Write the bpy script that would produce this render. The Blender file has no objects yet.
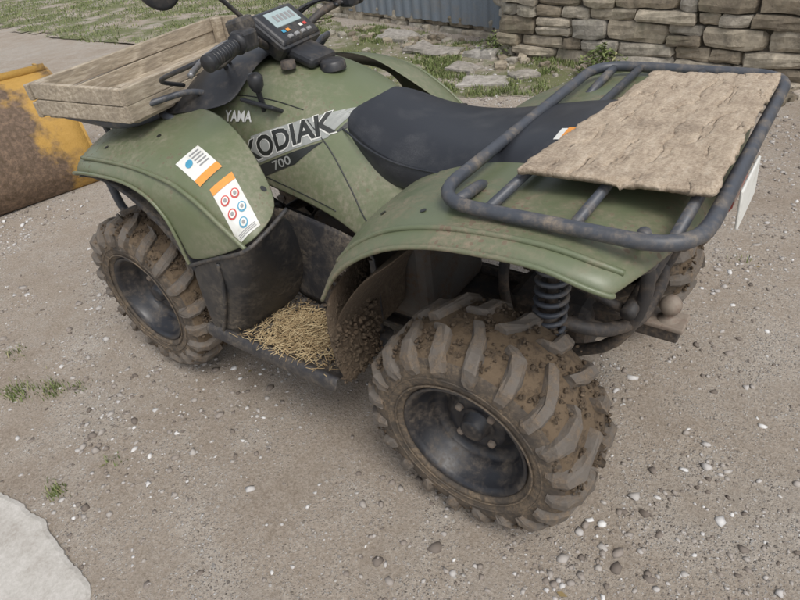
import bpy, bmesh, math, random
import numpy as np
from mathutils import Vector, Matrix, noise, Euler
from mathutils.bvhtree import BVHTree
random.seed(7); rng=np.random.default_rng(7)
scn=bpy.context.scene; COL=scn.collection

# ---------------------------------------------------------------- materials
def new_mat(name):
    m=bpy.data.materials.new(name); m.use_nodes=True
    nt=m.node_tree; b=nt.nodes["Principled BSDF"]; return m,nt,b
def N(nt,t,**k):
    n=nt.nodes.new(t)
    for a,v in k.items(): setattr(n,a,v)
    return n
def L(nt,a,b): nt.links.new(a,b)
def c4(c): return (c[0],c[1],c[2],1)
def ramp(nt,src,stops):
    r=N(nt,"ShaderNodeValToRGB"); e=r.color_ramp.elements
    e[0].position,e[0].color=stops[0][0],c4(stops[0][1]); e[1].position,e[1].color=stops[-1][0],c4(stops[-1][1])
    for p,c in stops[1:-1]:
        x=e.new(p); x.color=c4(c)
    L(nt,src,r.inputs[0]); return r.outputs[0]
def g3(v): return (v,v,v)
def noise_n(nt,vec,scale,detail=6,rough=.6,dist=0):
    n=N(nt,"ShaderNodeTexNoise"); n.inputs["Scale"].default_value=scale; n.inputs["Detail"].default_value=detail
    n.inputs["Roughness"].default_value=rough; n.inputs["Distortion"].default_value=dist
    L(nt,vec,n.inputs["Vector"]); return n.outputs["Fac"]
def mix(nt,fac,a,b,mode="MIX"):
    m=N(nt,"ShaderNodeMix",data_type="RGBA",blend_type=mode)
    if isinstance(fac,(int,float)): m.inputs[0].default_value=fac
    else: L(nt,fac,m.inputs[0])
    for i,v in ((6,a),(7,b)):
        if isinstance(v,tuple): m.inputs[i].default_value=c4(v)
        else: L(nt,v,m.inputs[i])
    return m.outputs[2]
def bump(nt,b,h,strength,dist):
    n=N(nt,"ShaderNodeBump"); n.inputs["Strength"].default_value=strength; n.inputs["Distance"].default_value=dist
    L(nt,h,n.inputs["Height"]); L(nt,n.outputs[0],b.inputs["Normal"]); return n
def dirty(name,base,dirt,sc=9,lo=.45,hi=.65,rough=.5,drough=.9,bs=.3,bd=.003,metal=0,fine=70,var=.25,spec=.5,splat=0,zmud=None):
    m,nt,b=new_mat(name); g=N(nt,"ShaderNodeNewGeometry").outputs["Position"]
    n1=noise_n(nt,g,sc,8,.65); n2=noise_n(nt,g,fine,6,.7)
    src=n1
    if zmud:   # more mud low on the machine
        sp=N(nt,"ShaderNodeSeparateXYZ"); L(nt,g,sp.inputs[0])
        mr=N(nt,"ShaderNodeMapRange"); mr.inputs[1].default_value=zmud[0]; mr.inputs[2].default_value=zmud[1]; mr.inputs[3].default_value=zmud[2]; mr.inputs[4].default_value=0; L(nt,sp.outputs[2],mr.inputs[0])
        ad=N(nt,"ShaderNodeMath",operation="ADD"); L(nt,n1,ad.inputs[0]); L(nt,mr.outputs[0],ad.inputs[1]); src=ad.outputs[0]
    f=ramp(nt,src,[(lo,g3(0)),(hi,g3(1))])
    f2=ramp(nt,n2,[(.42,g3(.25)),(.62,g3(1))])
    ff=mix(nt,1.0,f,f2,"MULTIPLY")
    bb=mix(nt,n2,tuple(x*(1-var) for x in base),tuple(x*(1+var) for x in base))
    dd=mix(nt,n2,tuple(x*.65 for x in dirt),tuple(x*1.35 for x in dirt))
    col=mix(nt,ff,bb,dd)
    if splat:
        v=N(nt,"ShaderNodeTexVoronoi"); v.inputs["Scale"].default_value=70
        wv=N(nt,"ShaderNodeTexNoise"); wv.inputs["Scale"].default_value=60; L(nt,g,wv.inputs["Vector"])
        va=N(nt,"ShaderNodeVectorMath",operation="MULTIPLY_ADD"); L(nt,wv.outputs["Color"],va.inputs[0]); va.inputs[1].default_value=(.012,.012,.012); L(nt,g,va.inputs[2]); L(nt,va.outputs[0],v.inputs["Vector"])
        sc_=N(nt,"ShaderNodeSeparateColor"); L(nt,v.outputs["Color"],sc_.inputs[0])
        th=N(nt,"ShaderNodeMath",operation="MULTIPLY"); L(nt,sc_.outputs[0],th.inputs[0]); th.inputs[1].default_value=.42
        lt=N(nt,"ShaderNodeMath",operation="LESS_THAN"); L(nt,v.outputs["Distance"],lt.inputs[0]); L(nt,th.outputs[0],lt.inputs[1])
        gt=ramp(nt,noise_n(nt,g,7,3,.5),[(.45,g3(0)),(.60,g3(splat))])
        s=mix(nt,1.0,lt.outputs[0],gt,"MULTIPLY"); col=mix(nt,s,col,(.15,.11,.075)); ff=mix(nt,1,ff,s,"LIGHTEN")
    L(nt,col,b.inputs["Base Color"])
    L(nt,ramp(nt,ff,[(0,g3(rough)),(1,g3(drough))]),b.inputs["Roughness"])
    b.inputs["Metallic"].default_value=metal; b.inputs["Specular IOR Level"].default_value=spec
    h=mix(nt,.5,ff,n2); bump(nt,b,h,bs,bd); return m
GREEN=dirty("green_plastic",(.125,.147,.08),(.235,.21,.155),5,.44,.76,.34,.8,.12,.0012,var=.05,splat=.6,zmud=(.55,.84,.15))
GREEN_D=dirty("green_plastic_dusty",(.122,.143,.082),(.20,.165,.115),7,.44,.66,.38,.9,.3,.002,var=.08,splat=.85,zmud=(.68,.85,.20))
BLACK=dirty("black_plastic",(.022,.023,.026),(.15,.125,.095),8,.46,.78,.40,.9,.15,.001,zmud=(.3,.62,.16))
BLACKM=dirty("black_plastic_muddy",(.03,.03,.034),(.17,.14,.105),7,.40,.62,.5,.95,.5,.004)
SEAT=dirty("seat_vinyl",(.02,.022,.027),(.11,.11,.11),7,.48,.90,.38,.7,.25,.0008,fine=400)
MUD=dirty("dried_mud",(.10,.070,.045),(.20,.15,.10),14,.4,.6,.95,.95,1,.012)
RUB=dirty("tyre_rubber",(.055,.046,.038),(.18,.135,.09),13,.36,.58,.75,.95,.5,.003)
LUG=dirty("tyre_lug_rubber",(.12,.104,.088),(.175,.13,.088),22,.44,.60,.8,.95,.8,.004)
TREADMUD=dirty("tread_mud",(.12,.085,.052),(.06,.045,.034),35,.5,.7,.9,.9,.9,.006)
RIM=dirty("steel_rim",(.018,.019,.023),(.13,.105,.08),16,.44,.70,.33,.9,.3,.0015)
RACK=dirty("rack_steel",(.055,.061,.073),(.20,.165,.125),16,.46,.66,.42,.85,.3,.001,metal=0)
STEEL=dirty("bare_steel",(.25,.25,.25),(.14,.10,.07),25,.45,.65,.4,.8,.3,.001,metal=.7)
RUST=dirty("rusty_steel",(.24,.20,.16),(.14,.09,.065),30,.4,.65,.7,.9,.4,.001)
CHAS=dirty("chassis_metal",(.032,.03,.03),(.16,.12,.085),10,.4,.65,.55,.95,.5,.003)
ENG=dirty("engine_metal",(.13,.12,.11),(.13,.09,.06),12,.4,.6,.6,.9,.4,.003,metal=.3)
WHITE=dirty("white_sticker",(.66,.66,.62),(.35,.33,.27),20,.5,.8,.5,.8,.05,.0005,var=.03)
def flat(name,c,r=.5,metal=0):
    m,nt,b=new_mat(name); g=N(nt,"ShaderNodeNewGeometry").outputs["Position"]
    n=noise_n(nt,g,60,4); L(nt,mix(nt,n,tuple(x*.8 for x in c),tuple(x*1.2 for x in c)),b.inputs["Base Color"])
    b.inputs["Roughness"].default_value=r; b.inputs["Metallic"].default_value=metal; return m
SILVER=flat("silver_decal",(.27,.28,.265),.45); DARK=flat("dark_decal",(.022,.024,.022),.4)
ORANGE=flat("orange_sticker",(.70,.28,.05)); RED=flat("red_sticker",(.5,.06,.05)); BLUE=flat("blue_sticker",(.06,.28,.42))
GREY=flat("grey_print",(.25,.25,.25)); REDL=flat("red_lens",(.3,.01,.01),.15)
LCD=flat("lcd_glass",(.34,.42,.42),.08)
def wood(name,a,bc,sc,ax):
    m,nt,b=new_mat(name); tc=N(nt,"ShaderNodeTexCoord").outputs["Object"]
    mp=N(nt,"ShaderNodeMapping"); mp.inputs["Scale"].default_value=ax; L(nt,tc,mp.inputs[0])
    n=noise_n(nt,mp.outputs[0],sc,8,.7,.5); n2=noise_n(nt,tc,9,6,.6)
    c=ramp(nt,n,[(.3,tuple(x*.5 for x in a)),(.5,a),(.7,bc)])
    c=mix(nt,ramp(nt,n2,[(.45,g3(0)),(.7,g3(.6))]),c,(.20,.165,.13))
    L(nt,c,b.inputs["Base Color"]); b.inputs["Roughness"].default_value=.85; bump(nt,b,n,.6,.003); return m
CRATEW=wood("crate_wood",(.36,.30,.22),(.56,.49,.39),14,(6,1,8))
def board_mat():
    m,nt,b=new_mat("weathered_board"); g=N(nt,"ShaderNodeTexCoord").outputs["Object"]
    mp=N(nt,"ShaderNodeMapping"); mp.inputs["Scale"].default_value=(5,1.0,1); mp.inputs["Rotation"].default_value=(0,0,.12); L(nt,g,mp.inputs[0])
    n=noise_n(nt,mp.outputs[0],10,12,.8,.25); n2=noise_n(nt,g,5,8,.7); n3=noise_n(nt,g,170,5,.75); n4=noise_n(nt,g,28,8,.75)
    c=ramp(nt,n,[(.34,(.14,.10,.065)),(.43,(.36,.275,.19)),(.55,(.50,.40,.29)),(.7,(.62,.54,.43))])
    c=mix(nt,ramp(nt,n4,[(.52,g3(0)),(.60,g3(.75))]),c,(.27,.20,.135))
    c=mix(nt,ramp(nt,n2,[(.54,g3(0)),(.64,g3(.8))]),c,mix(nt,n3,(.13,.095,.06),(.27,.20,.14)))
    c=mix(nt,.35,c,mix(nt,ramp(nt,n3,[(.35,g3(0)),(.65,g3(1))]),(.14,.10,.07),(.64,.55,.44)))
    L(nt,c,b.inputs["Base Color"]); b.inputs["Roughness"].default_value=.95
    h=mix(nt,.5,mix(nt,.5,n,n4),n3); bump(nt,b,h,1,.007); return m
BOARD=board_mat()

# ---------------------------------------------------------------- mesh helpers
def mk(name,V,F,mat,parent=None,smooth=True,sub=0,solid=0,bev=0,mats=None,fm=None,off=-1):
    me=bpy.data.meshes.new(name); me.from_pydata([tuple(v) for v in V],[],[tuple(f) for f in F]); me.update()
    for x in (mats or [mat]): me.materials.append(x)
    if fm is not None: me.polygons.foreach_set("material_index",list(fm))
    if smooth: me.polygons.foreach_set("use_smooth",[True]*len(me.polygons))
    o=bpy.data.objects.new(name,me); COL.objects.link(o)
    if parent: o.parent=parent
    if solid:
        s=o.modifiers.new("s","SOLIDIFY"); s.thickness=solid; s.offset=off
    if bev:
        s=o.modifiers.new("b","BEVEL"); s.width=bev; s.segments=2; s.limit_method="ANGLE"
    if sub:
        s=o.modifiers.new("u","SUBSURF"); s.levels=sub; s.render_levels=sub
    return o
def empty(name,loc=(0,0,0)):
    e=bpy.data.objects.new(name,None); e.location=loc; COL.objects.link(e); return e
def grid(name,rows,mat,parent=None,sub=2,solid=.006,flip=False,off=-1,closed=False):
    n=len(rows[0]); V=[p for r in rows for p in r]; F=[]
    for i in range(len(rows)-1):
        for j in range(n if closed else n-1):
            k=(j+1)%n; f=(i*n+j,i*n+k,(i+1)*n+k,(i+1)*n+j); F.append(f[::-1] if flip else f)
    return mk(name,V,F,mat,parent,sub=sub,solid=solid,off=off)
def M(p): return (p[0],-p[1],p[2])
def crom(P,k,closed=False):
    P=[Vector(p) for p in P]; n=len(P); out=[]
    for i in range(n if closed else n-1):
        if closed: a,b,c,d=P[(i-1)%n],P[i],P[(i+1)%n],P[(i+2)%n]
        else: a,b,c,d=P[max(i-1,0)],P[i],P[i+1],P[min(i+2,n-1)]
        for j in range(k):
            t=j/k; out.append(.5*((2*b)+(c-a)*t+(2*a-5*b+4*c-d)*t*t+(3*b-a-3*c+d)*t**3))
    if not closed: out.append(P[-1])
    return out
def tube(name,P,r,mat,parent=None,k=6,closed=False,seg=10,raw=False):
    Q=[Vector(p) for p in P] if raw else crom(P,k,closed); n=len(Q); V=[];F=[]
    T=(Q[1]-Q[0]).normalized(); u=T.orthogonal().normalized()
    for i,q in enumerate(Q):
        a=Q[(i-1)%n] if (closed or i>0) else Q[i]; b=Q[(i+1)%n] if (closed or i<n-1) else Q[i]
        T=(b-a).normalized(); u=(u-T*u.dot(T)).normalized(); v=T.cross(u)
        for s in range(seg):
            w=2*math.pi*s/seg; V.append(q+r*(math.cos(w)*u+math.sin(w)*v))
    for i in range(n if closed else n-1):
        for s in range(seg):
            a=i*seg+s;b=i*seg+(s+1)%seg;c=((i+1)%n)*seg
            F.append((a,b,c+(s+1)%seg,c+s))
    if not closed: F.append(tuple(range(seg))[::-1]); F.append(tuple((n-1)*seg+s for s in range(seg)))
    return mk(name,V,F,mat,parent)
def rounded(P,rad,closed=True,k=5):
    P=[Vector(p) for p in P]; n=len(P); out=[]
    for i in range(n):
        if not closed and i in(0,n-1): out.append(P[i]); continue
        a,b,c=P[i-1],P[i],P[(i+1)%n]; r=min(rad,(a-b).length*.45,(c-b).length*.45)
        s=b+(a-b).normalized()*r; e=b+(c-b).normalized()*r
        for j in range(k+1):
            t=j/k; out.append((1-t)**2*s+2*t*(1-t)*b+t*t*e)
    return out
def box(name,c,s,mat,parent=None,rot=(0,0,0),bev=.006,taper=1):
    R=Euler(rot).to_matrix(); V=[]
    for z in(-1,1):
        for x,y in((-1,-1),(1,-1),(1,1),(-1,1)):
            k=taper if z>0 else 1
            V.append(Vector(c)+R@Vector((x*s[0]/2*k,y*s[1]/2*k,z*s[2]/2)))
    F=[(3,2,1,0),(4,5,6,7),(0,1,5,4),(1,2,6,5),(2,3,7,6),(3,0,4,7)]
    return mk(name,V,F,mat,parent,smooth=False,bev=bev)
def lathe(name,prof,c,mat,parent=None,seg=64,side=1,mats=None,fmf=None,axis="y"):
    V=[];F=[];fm=[]
    n=len(prof)
    for s in range(seg):
        a=2*math.pi*s/seg
        for y,r in prof:
            if axis=="y": V.append((c[0]+r*math.cos(a),c[1]+side*y,c[2]+r*math.sin(a)))
            elif axis=="x": V.append((c[0]+y*side,c[1]+r*math.cos(a),c[2]+r*math.sin(a)))
            else: V.append((c[0]+r*math.cos(a),c[1]+r*math.sin(a),c[2]+y*side))
    for s in range(seg):
        t=(s+1)%seg
        for i in range(n-1):
            f=(s*n+i,s*n+i+1,t*n+i+1,t*n+i); F.append(f if side>0 else f[::-1]); fm.append(fmf(i) if fmf else 0)
    return mk(name,V,F,mat,parent,mats=mats,fm=fm)
ico=bmesh.new(); bmesh.ops.create_icosphere(ico,subdivisions=1,radius=1); iv=np.array([v.co[:] for v in ico.verts]); ifc=np.array([[v.index for v in f.verts] for f in ico.faces]); ico.free()
def scatter(name,pts,sizes,mat,flatk=.6,jit=.22,tv=iv,tf=ifc,parent=None):
    n=len(pts); k=len(tv); V=np.repeat(tv[None],n,0)*(1+rng.normal(0,jit,(n,k,1)))
    sc=np.stack([rng.uniform(.7,1.35,n),rng.uniform(.7,1.2,n),flatk*rng.uniform(.6,1.2,n)],1)*np.array(sizes)[:,None]
    V=V*sc[:,None,:]; a=rng.uniform(0,2*math.pi,n); ca,sa=np.cos(a)[:,None],np.sin(a)[:,None]
    X=V[:,:,0]*ca-V[:,:,1]*sa; Y=V[:,:,0]*sa+V[:,:,1]*ca; V=np.stack([X,Y,V[:,:,2]],2)+np.array(pts)[:,None,:]
    Fc=(tf[None]+(np.arange(n)*k)[:,None,None]).reshape(-1,3)
    me=bpy.data.meshes.new(name); me.vertices.add(n*k); me.vertices.foreach_set("co",V.reshape(-1).astype(np.float32))
    nf=len(Fc); me.loops.add(nf*3); me.loops.foreach_set("vertex_index",Fc.reshape(-1).astype(np.int32)); me.polygons.add(nf)
    me.polygons.foreach_set("loop_start",(np.arange(nf)*3).astype(np.int32)); me.polygons.foreach_set("loop_total",np.full(nf,3,np.int32)); me.update(calc_edges=True); me.validate()
    me.materials.append(mat); o=bpy.data.objects.new(name,me); COL.objects.link(o)
    if parent: o.parent=parent
    return o

# ================================================================ QUAD BIKE
Q=empty("quad_bike")
# ---- wheels
KS=.957
def wheel(tag,x,side,w,yc):
    c=(x,side*yc,.2955)
    prof=[(-.40*w,.160),(-.46*w,.175),(-.50*w,.205),(-.50*w,.235),(-.46*w,.262),(-.40*w,.276),(-.25*w,.284),(0,.287),
          (.25*w,.284),(.40*w,.276),(.46*w,.262),(.50*w,.235),(.505*w,.205),(.47*w,.180),(.43*w,.172),(.40*w,.160)]
    prof=[(a,r*KS) for a,r in prof]
    lathe("tyre_"+tag,prof,c,None,Q,80,side,mats=[RUB,TREADMUD],fmf=lambda i:1 if 4<=i<=9 else 0)
    for rr in (.180,.203):
        P=[(c[0]+rr*math.cos(a),c[1]+side*(.503*w),c[2]+rr*math.sin(a)) for a in np.linspace(0,2*math.pi,73)[:-1]]
        tube("sidewall_ring_"+tag,P,.0025,RUB,Q,closed=True,seg=6,raw=True)
    V=[];F=[]; NL=20
    path=[(.02,.286,0,0,1),(.19,.284,5,0,1),(.36,.277,7.5,.25,.97),(.455,.262,8.5,.75,.66),(.497,.243,9,1,.2),(.507,.225,9,1,0)]
    wid=[6.4,7.4,8.6,8.9,8.0,6.2]; hei=[.020,.021,.022,.018,.012,.005]
    for sd in(1,-1):
        for k in range(NL):
            a0=360/NL*(k+(.5 if sd<0 else 0))+rng.normal(0,.35)
            b0=len(V); jit=rng.normal(0,.0019,(60,3)); q=0
            inner=.0 if k%2 else .12
            for j,(yy,r,da,ny,nr) in enumerate(path):
                if j==0: yy=yy+inner
                hh=hei[j]*(1+rng.normal(0,.08))
                for (wa,h) in((-1.12,-.006),(-.82,hh*.78),(-.45,hh),(.45,hh),(.82,hh*.78),(1.12,-.006)):
                    ang=math.radians(a0+da+wa*wid[j]/2)
                    R_=r*KS+nr*h; Y=(yy*w+ny*h)*sd
                    V.append((c[0]+R_*math.cos(ang)+jit[q,0],c[1]+side*Y+jit[q,1],c[2]+R_*math.sin(ang)+jit[q,2])); q+=1
            m=len(path)
            for j in range(m-1):
                for i in range(5):
                    A=b0+j*6+i; F.append((A,A+1,A+7,A+6))
            F.append(tuple(b0+i for i in range(6))[::-1]); e=b0+(m-1)*6; F.append(tuple(e+i for i in range(6)))
    o=mk("tread_lugs_"+tag,V,F,LUG,Q,smooth=False,bev=.004)
    bm=bmesh.new(); bm.from_mesh(o.data); bmesh.ops.recalc_face_normals(bm,faces=bm.faces); bm.to_mesh(o.data); bm.free()
    pts=[];sz=[]
    for i in range(3600):
        a=random.uniform(0,6.283); yy=random.uniform(-.5,.5)
        if noise.noise(Vector((math.cos(a)*4,math.sin(a)*4,yy*5)))<-.08: continue
        r=.287-.02*max(0,abs(yy)-.35)/.15+random.gauss(0,.004)
        if abs(yy)>.44: r=random.uniform(.205,.272)
        r*=KS
        pts.append((c[0]+r*math.cos(a),c[1]+yy*1.005*w,c[2]+r*math.sin(a))); sz.append(random.uniform(.0015,.0055))
    scatter("mud_clods_"+tag,pts,sz,MUD,1.1,.4,parent=Q)
    rp=[(.36*w,.160),(.42*w,.170),(.455*w,.172),(.465*w,.168),(.44*w,.160),(.40*w,.154),(.27*w,.150),(.24*w,.138),(.14*w,.134),(.10*w,.128),(.07*w,.112),
        (.085*w,.095),(.15*w,.080),(.17*w,.074),(.17*w,.052),(.15*w,.047),(.15*w,.036),(.27*w,.032),(.29*w,.024),(.29*w,.0005)]
    lathe("rim_"+tag,[(a,r*KS) for a,r in rp],c,RIM,Q,64,side)
    for i in range(4):
        a=math.pi/4+i*math.pi/2
        lathe("lug_nut_"+tag,[(.165*w,.011),(.205*w,.010),(.215*w,.007),(.215*w,.0003)],(c[0]+.060*math.cos(a),c[1],c[2]+.060*math.sin(a)),RUST,Q,6,side)
    tube("valve_"+tag,[(c[0]+.118*math.cos(2.2),c[1]+side*.10*w,c[2]+.118*math.sin(2.2)),(c[0]+.112*math.cos(2.2),c[1]+side*.2*w,c[2]+.112*math.sin(2.2))],.004,BLACK,Q,k=1)
    lathe("brake_drum_"+tag,[(-.45*w,.0),(-.45*w,.10),(.05*w,.105),(.07*w,.107)],c,CHAS,Q,32,side)
wheel("rear_left",0,1,.24,.43); wheel("rear_right",0,-1,.24,.43)
wheel("front_left",1.24,1,.21,.44); wheel("front_right",1.24,-1,.21,.44)

# ---- rear fenders / tail shell
half=[
 [(.352,.545,.600),(.360,.532,.625),(.375,.44,.655),(.39,.30,.675),(.40,0,.69)],
 [(.305,.547,.672),(.313,.532,.697),(.335,.42,.715),(.35,.28,.72),(.35,0,.72)],
 [(.250,.545,.727),(.257,.528,.753),(.29,.42,.772),(.30,.27,.765),(.30,0,.76)],
 [(.160,.540,.783),(.163,.522,.809),(.19,.41,.820),(.2,.26,.81),(.2,0,.80)],
 [(.05,.535,.816),(.05,.516,.840),(.06,.41,.845),(.06,.26,.845),(.06,0,.84)],
 [(-.06,.532,.828),(-.06,.512,.850),(-.06,.40,.850),(-.06,.25,.850),(-.06,0,.85)],
 [(-.165,.530,.830),(-.165,.509,.852),(-.165,.40,.849),(-.165,.23,.85),(-.165,0,.85)],
 [(-.245,.525,.812),(-.248,.504,.838),(-.25,.40,.844),(-.25,.22,.846),(-.25,0,.845)],
 [(-.282,.515,.800),(-.290,.490,.822),(-.31,.39,.828),(-.33,.22,.83),(-.33,0,.83)],
 [(-.288,.505,.795),(-.302,.475,.802),(-.335,.38,.805),(-.36,.22,.80),(-.36,0,.80)]]
rows=[r+[M(p) for p in r[:-1]][::-1] for r in half]
rf=grid("rear_fender",rows,GREEN_D,Q,flip=True)
for s in(1,-1):
    tube("rear_fender_bead",[(r[0][0],s*(r[0][1]+.001),r[0][2]+.002) for r in half],.005,GREEN_D,Q)
    tube("rear_fender_ridge",[(r[1][0]-(.0),s*(r[1][1]*.8+r[2][1]*.2),r[1][2]*.8+r[2][2]*.2-.0035) for r in half[1:9]],.006,GREEN_D,Q)
    rw=[]
    for a in (5,20,35,50,65):
        z=.33+.44*math.sin(math.radians(a)) ; x=.375*math.cos(math.radians(a)) if a>20 else .375-.0006*(20-a)
        rw.append([(x,s*y,z) for y in(.52,.42,.30,.20)])
    grid("wheel_arch_liner",rw,MUD,Q,sub=2,solid=.008)
# ---- front fenders
fh=[
 [(1.50,.43,.665),(1.52,.40,.70),(1.54,.28,.74),(1.56,.12,.76)],
 [(1.42,.50,.715),(1.43,.48,.75),(1.44,.38,.79),(1.45,.2,.82)],
 [(1.30,.54,.755),(1.30,.525,.79),(1.30,.42,.83),(1.30,.22,.86)],
 [(1.15,.555,.778),(1.15,.542,.812),(1.13,.44,.85),(1.12,.25,.885)],
 [(1.02,.558,.782),(1.01,.547,.818),(1.0,.44,.862),(1.0,.27,.90)],
 [(.93,.558,.760),(.915,.55,.812),(.91,.44,.868),(.91,.29,.91)],
 [(.875,.558,.710),(.825,.55,.798),(.80,.45,.857),(.81,.31,.89)],
 [(.855,.558,.650),(.745,.55,.765),(.72,.46,.815),(.735,.33,.845)],
 [(.852,.556,.600),(.665,.55,.715),(.645,.48,.76),(.665,.36,.79)],
 [(.850,.553,.562),(.60,.545,.668),(.575,.49,.695),(.59,.40,.72)]]
ff=grid("front_fender",fh,GREEN,Q,flip=True)
ffr=grid("front_fender_right",[[M(p) for p in r] for r in fh],GREEN,Q)
for s in(1,-1):
    tube("front_fender_bead",[(r[0][0],s*(r[0][1]+.001),r[0][2]+.002) for r in fh],.005,GREEN,Q)
    tube("front_fender_ridge",[(r[1][0]*.85+r[2][0]*.15,s*(r[1][1]*.85+r[2][1]*.15),r[1][2]*.85+r[2][2]*.15-.004) for r in fh[2:]],.006,GREEN,Q)
    rw=[]
    for a in (170,150,130,110,95,80,65):
        a2=180-a; x=1.24-.40*math.cos(math.radians(a2)); z=.32+.43*math.sin(math.radians(a2))
        rw.append([(x,s*y,min(z,.745)) for y in(.53,.42,.30,.18)])
    grid("front_arch_liner",rw,BLACKM,Q,sub=1,solid=.006)
# ---- central body
cs=[(1.45,[(0,.86),(.12,.85),(.22,.82),(.28,.76),(.30,.66)]),
 (1.20,[(0,.92),(.13,.91),(.23,.87),(.28,.80),(.29,.68)]),
 (1.0,[(0,.975),(.12,.965),(.20,.92),(.26,.84),(.28,.72)]),
 (.84,[(0,.975),(.12,.962),(.195,.915),(.252,.83),(.27,.69)]),
 (.72,[(0,.955),(.11,.945),(.185,.895),(.245,.80),(.265,.665)]),
 (.60,[(0,.925),(.10,.91),(.17,.86),(.24,.76),(.262,.64)]),
 (.50,[(0,.86),(.10,.85),(.16,.80),(.24,.70),(.268,.61)]),
 (.40,[(0,.76),(.10,.76),(.16,.74),(.255,.665),(.30,.585)]),
 (.33,[(0,.72),(.12,.72),(.2,.70),(.29,.665),(.345,.60)])]
rows=[]
for x,h in cs:
    l=[(x,y,z) for y,z in h][::-1]
    rows.append(l+[M(p) for p in l[:-1]][::-1])
body=grid("tank_cover",rows,GREEN,Q,flip=True)
for s in(1,-1):
    grid("engine_side_cover",[[(.86,s*.26,.64),(.86,s*.27,.5),(.86,s*.28,.30)],[(.62,s*.255,.60),(.62,s*.275,.48),(.62,s*.29,.30)],[(.45,s*.285,.60),(.45,s*.30,.48),(.45,s*.31,.30)],[(.36,s*.33,.60),(.36,s*.34,.48),(.36,s*.34,.30)]],BLACKM,Q,sub=1,solid=.01)
    b=[[(.852,.553,.560),(.73,.549,.612),(.603,.543,.664),(.576,.488,.690),(.585,.39,.712)],
       [(.855,.553,.50),(.74,.549,.545),(.635,.54,.585),(.60,.47,.61),(.60,.36,.63)],
       [(.862,.550,.42),(.78,.545,.43),(.71,.53,.445),(.67,.44,.455),(.66,.30,.46)],
       [(.87,.545,.335),(.82,.54,.335),(.77,.52,.34),(.74,.43,.34),(.73,.29,.34)],
       [(.87,.535,.298),(.82,.53,.298),(.79,.51,.299),(.77,.43,.3),(.76,.29,.3)]]
    grid("shin_guard",[[(p[0],s*p[1],p[2]) for p in r] for r in b],BLACK,Q,flip=(s>0),sub=2,solid=.006)
    tube("shin_guard_lip",[(p[0]-.002,s*(p[1]+.001),p[2]) for p in b[0]],.006,BLACK,Q)
    tube("shin_guard_rib",[(.72,s*.548,.60),(.735,s*.55,.50),(.78,s*.547,.40),(.82,s*.542,.33)],.006,BLACK,Q)
    fl=[[(x,s*y,z) for y,z in((.555,.285),(.553,.325),(.535,.335),(.52,.318),(.50,.298),(.38,.295),(.26,.298))] for x in(.90,.86,.7,.55,.42,.37)]
    grid("footboard",fl,BLACKM,Q,flip=(s>0),sub=2,solid=.008)
    for i in range(5):
        box("footpeg_rib",(.80-.075*i,s*.38,.303),(.018,.20,.012),BLACKM,Q,bev=.003)
    grid("mud_flap",[[(.352,s*.545,.61),(.362,s*.46,.63),(.37,s*.34,.64)],[(.372,s*.547,.52),(.385,s*.46,.52),(.39,s*.34,.52)],[(.372,s*.545,.40),(.385,s*.46,.40),(.39,s*.34,.40)],[(.36,s*.535,.30),(.37,s*.46,.29),(.38,s*.34,.29)]],MUD,Q,sub=2,solid=.02)
# mud clods stuck in the footwell and on the flap
pts=[];sz=[]
for i in range(900):
    pts.append((random.uniform(.40,.86),random.uniform(.28,.54),.303+random.random()*.004)); sz.append(random.uniform(.001,.005))
for i in range(500):
    pts.append((.365-.012*random.random(),random.uniform(.36,.54),random.uniform(.30,.62))); sz.append(random.uniform(.002,.008))
scatter("mud_crumbs",pts,sz,MUD,1,.35,parent=Q)
# ---- seat
ss=[(.64,.075,.862,.815,.05),(.61,.125,.885,.795,.10),(.54,.16,.885,.755,.14),(.46,.18,.858,.722,.175),(.36,.19,.836,.712,.19),(.22,.20,.838,.73,.205),(.08,.21,.866,.755,.21),(-.06,.205,.893,.79,.20),(-.18,.18,.90,.82,.18),(-.23,.14,.885,.83,.14)]
rows=[]
for x,w,zt,zb,wb in ss:
    l=[(x,0,zt+.004),(x,w*.55,zt),(x,w*.88,zt-.018),(x,w*1.02,zt-.055),(x,wb*1.03,(zb+zt-.06)/2),(x,wb,zb)]
    rows.append(l[::-1]+[M(p) for p in l[1:]])
seat=grid("seat",rows,SEAT,Q,sub=2,solid=.01,flip=True)
for s in(1,-1):
    tube("seat_piping",[(x,s*(w*1.0+.003),zt-.047) for x,w,zt,zb,wb in ss[1:-1]],.003,SEAT,Q)
# ---- front cowl + pod
cw=[(1.16,[(0,.94),(.16,.93),(.27,.895),(.33,.86)]),(1.05,[(0,.985),(.15,.97),(.25,.925),(.325,.875)]),(.95,[(0,1.0),(.12,.985),(.21,.935),(.30,.885)]),(.88,[(0,.99),(.10,.975),(.17,.94),(.235,.89)])]
rows=[]
for x,h in cw:
    l=[(x,y,z+.012) for y,z in h][::-1]; rows.append(l+[M(p) for p in l[:-1]][::-1])
grid("front_cowl",rows,BLACK,Q,flip=True)
ST=math.radians(7); piv=Vector((.89,0,0)); DZ=-.022
def st(p):
    v=Vector(p)-piv; return (piv.x+v.x*math.cos(ST)-v.y*math.sin(ST)*1, v.x*math.sin(ST)+v.y*math.cos(ST), v.z+DZ)
def stp(P): return [st(p) for p in P]
tube("handlebar",stp([(.775,.40,1.09),(.79,.28,1.10),(.84,.17,1.08),(.875,.08,1.04),(.88,0,1.03),(.875,-.08,1.04),(.84,-.17,1.08),(.79,-.28,1.10),(.775,-.40,1.09)]),.0115,CHAS,Q)
tube("steering_stem",[(.92,0,.9),(.885,0,1.01)],.022,CHAS,Q)
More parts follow.
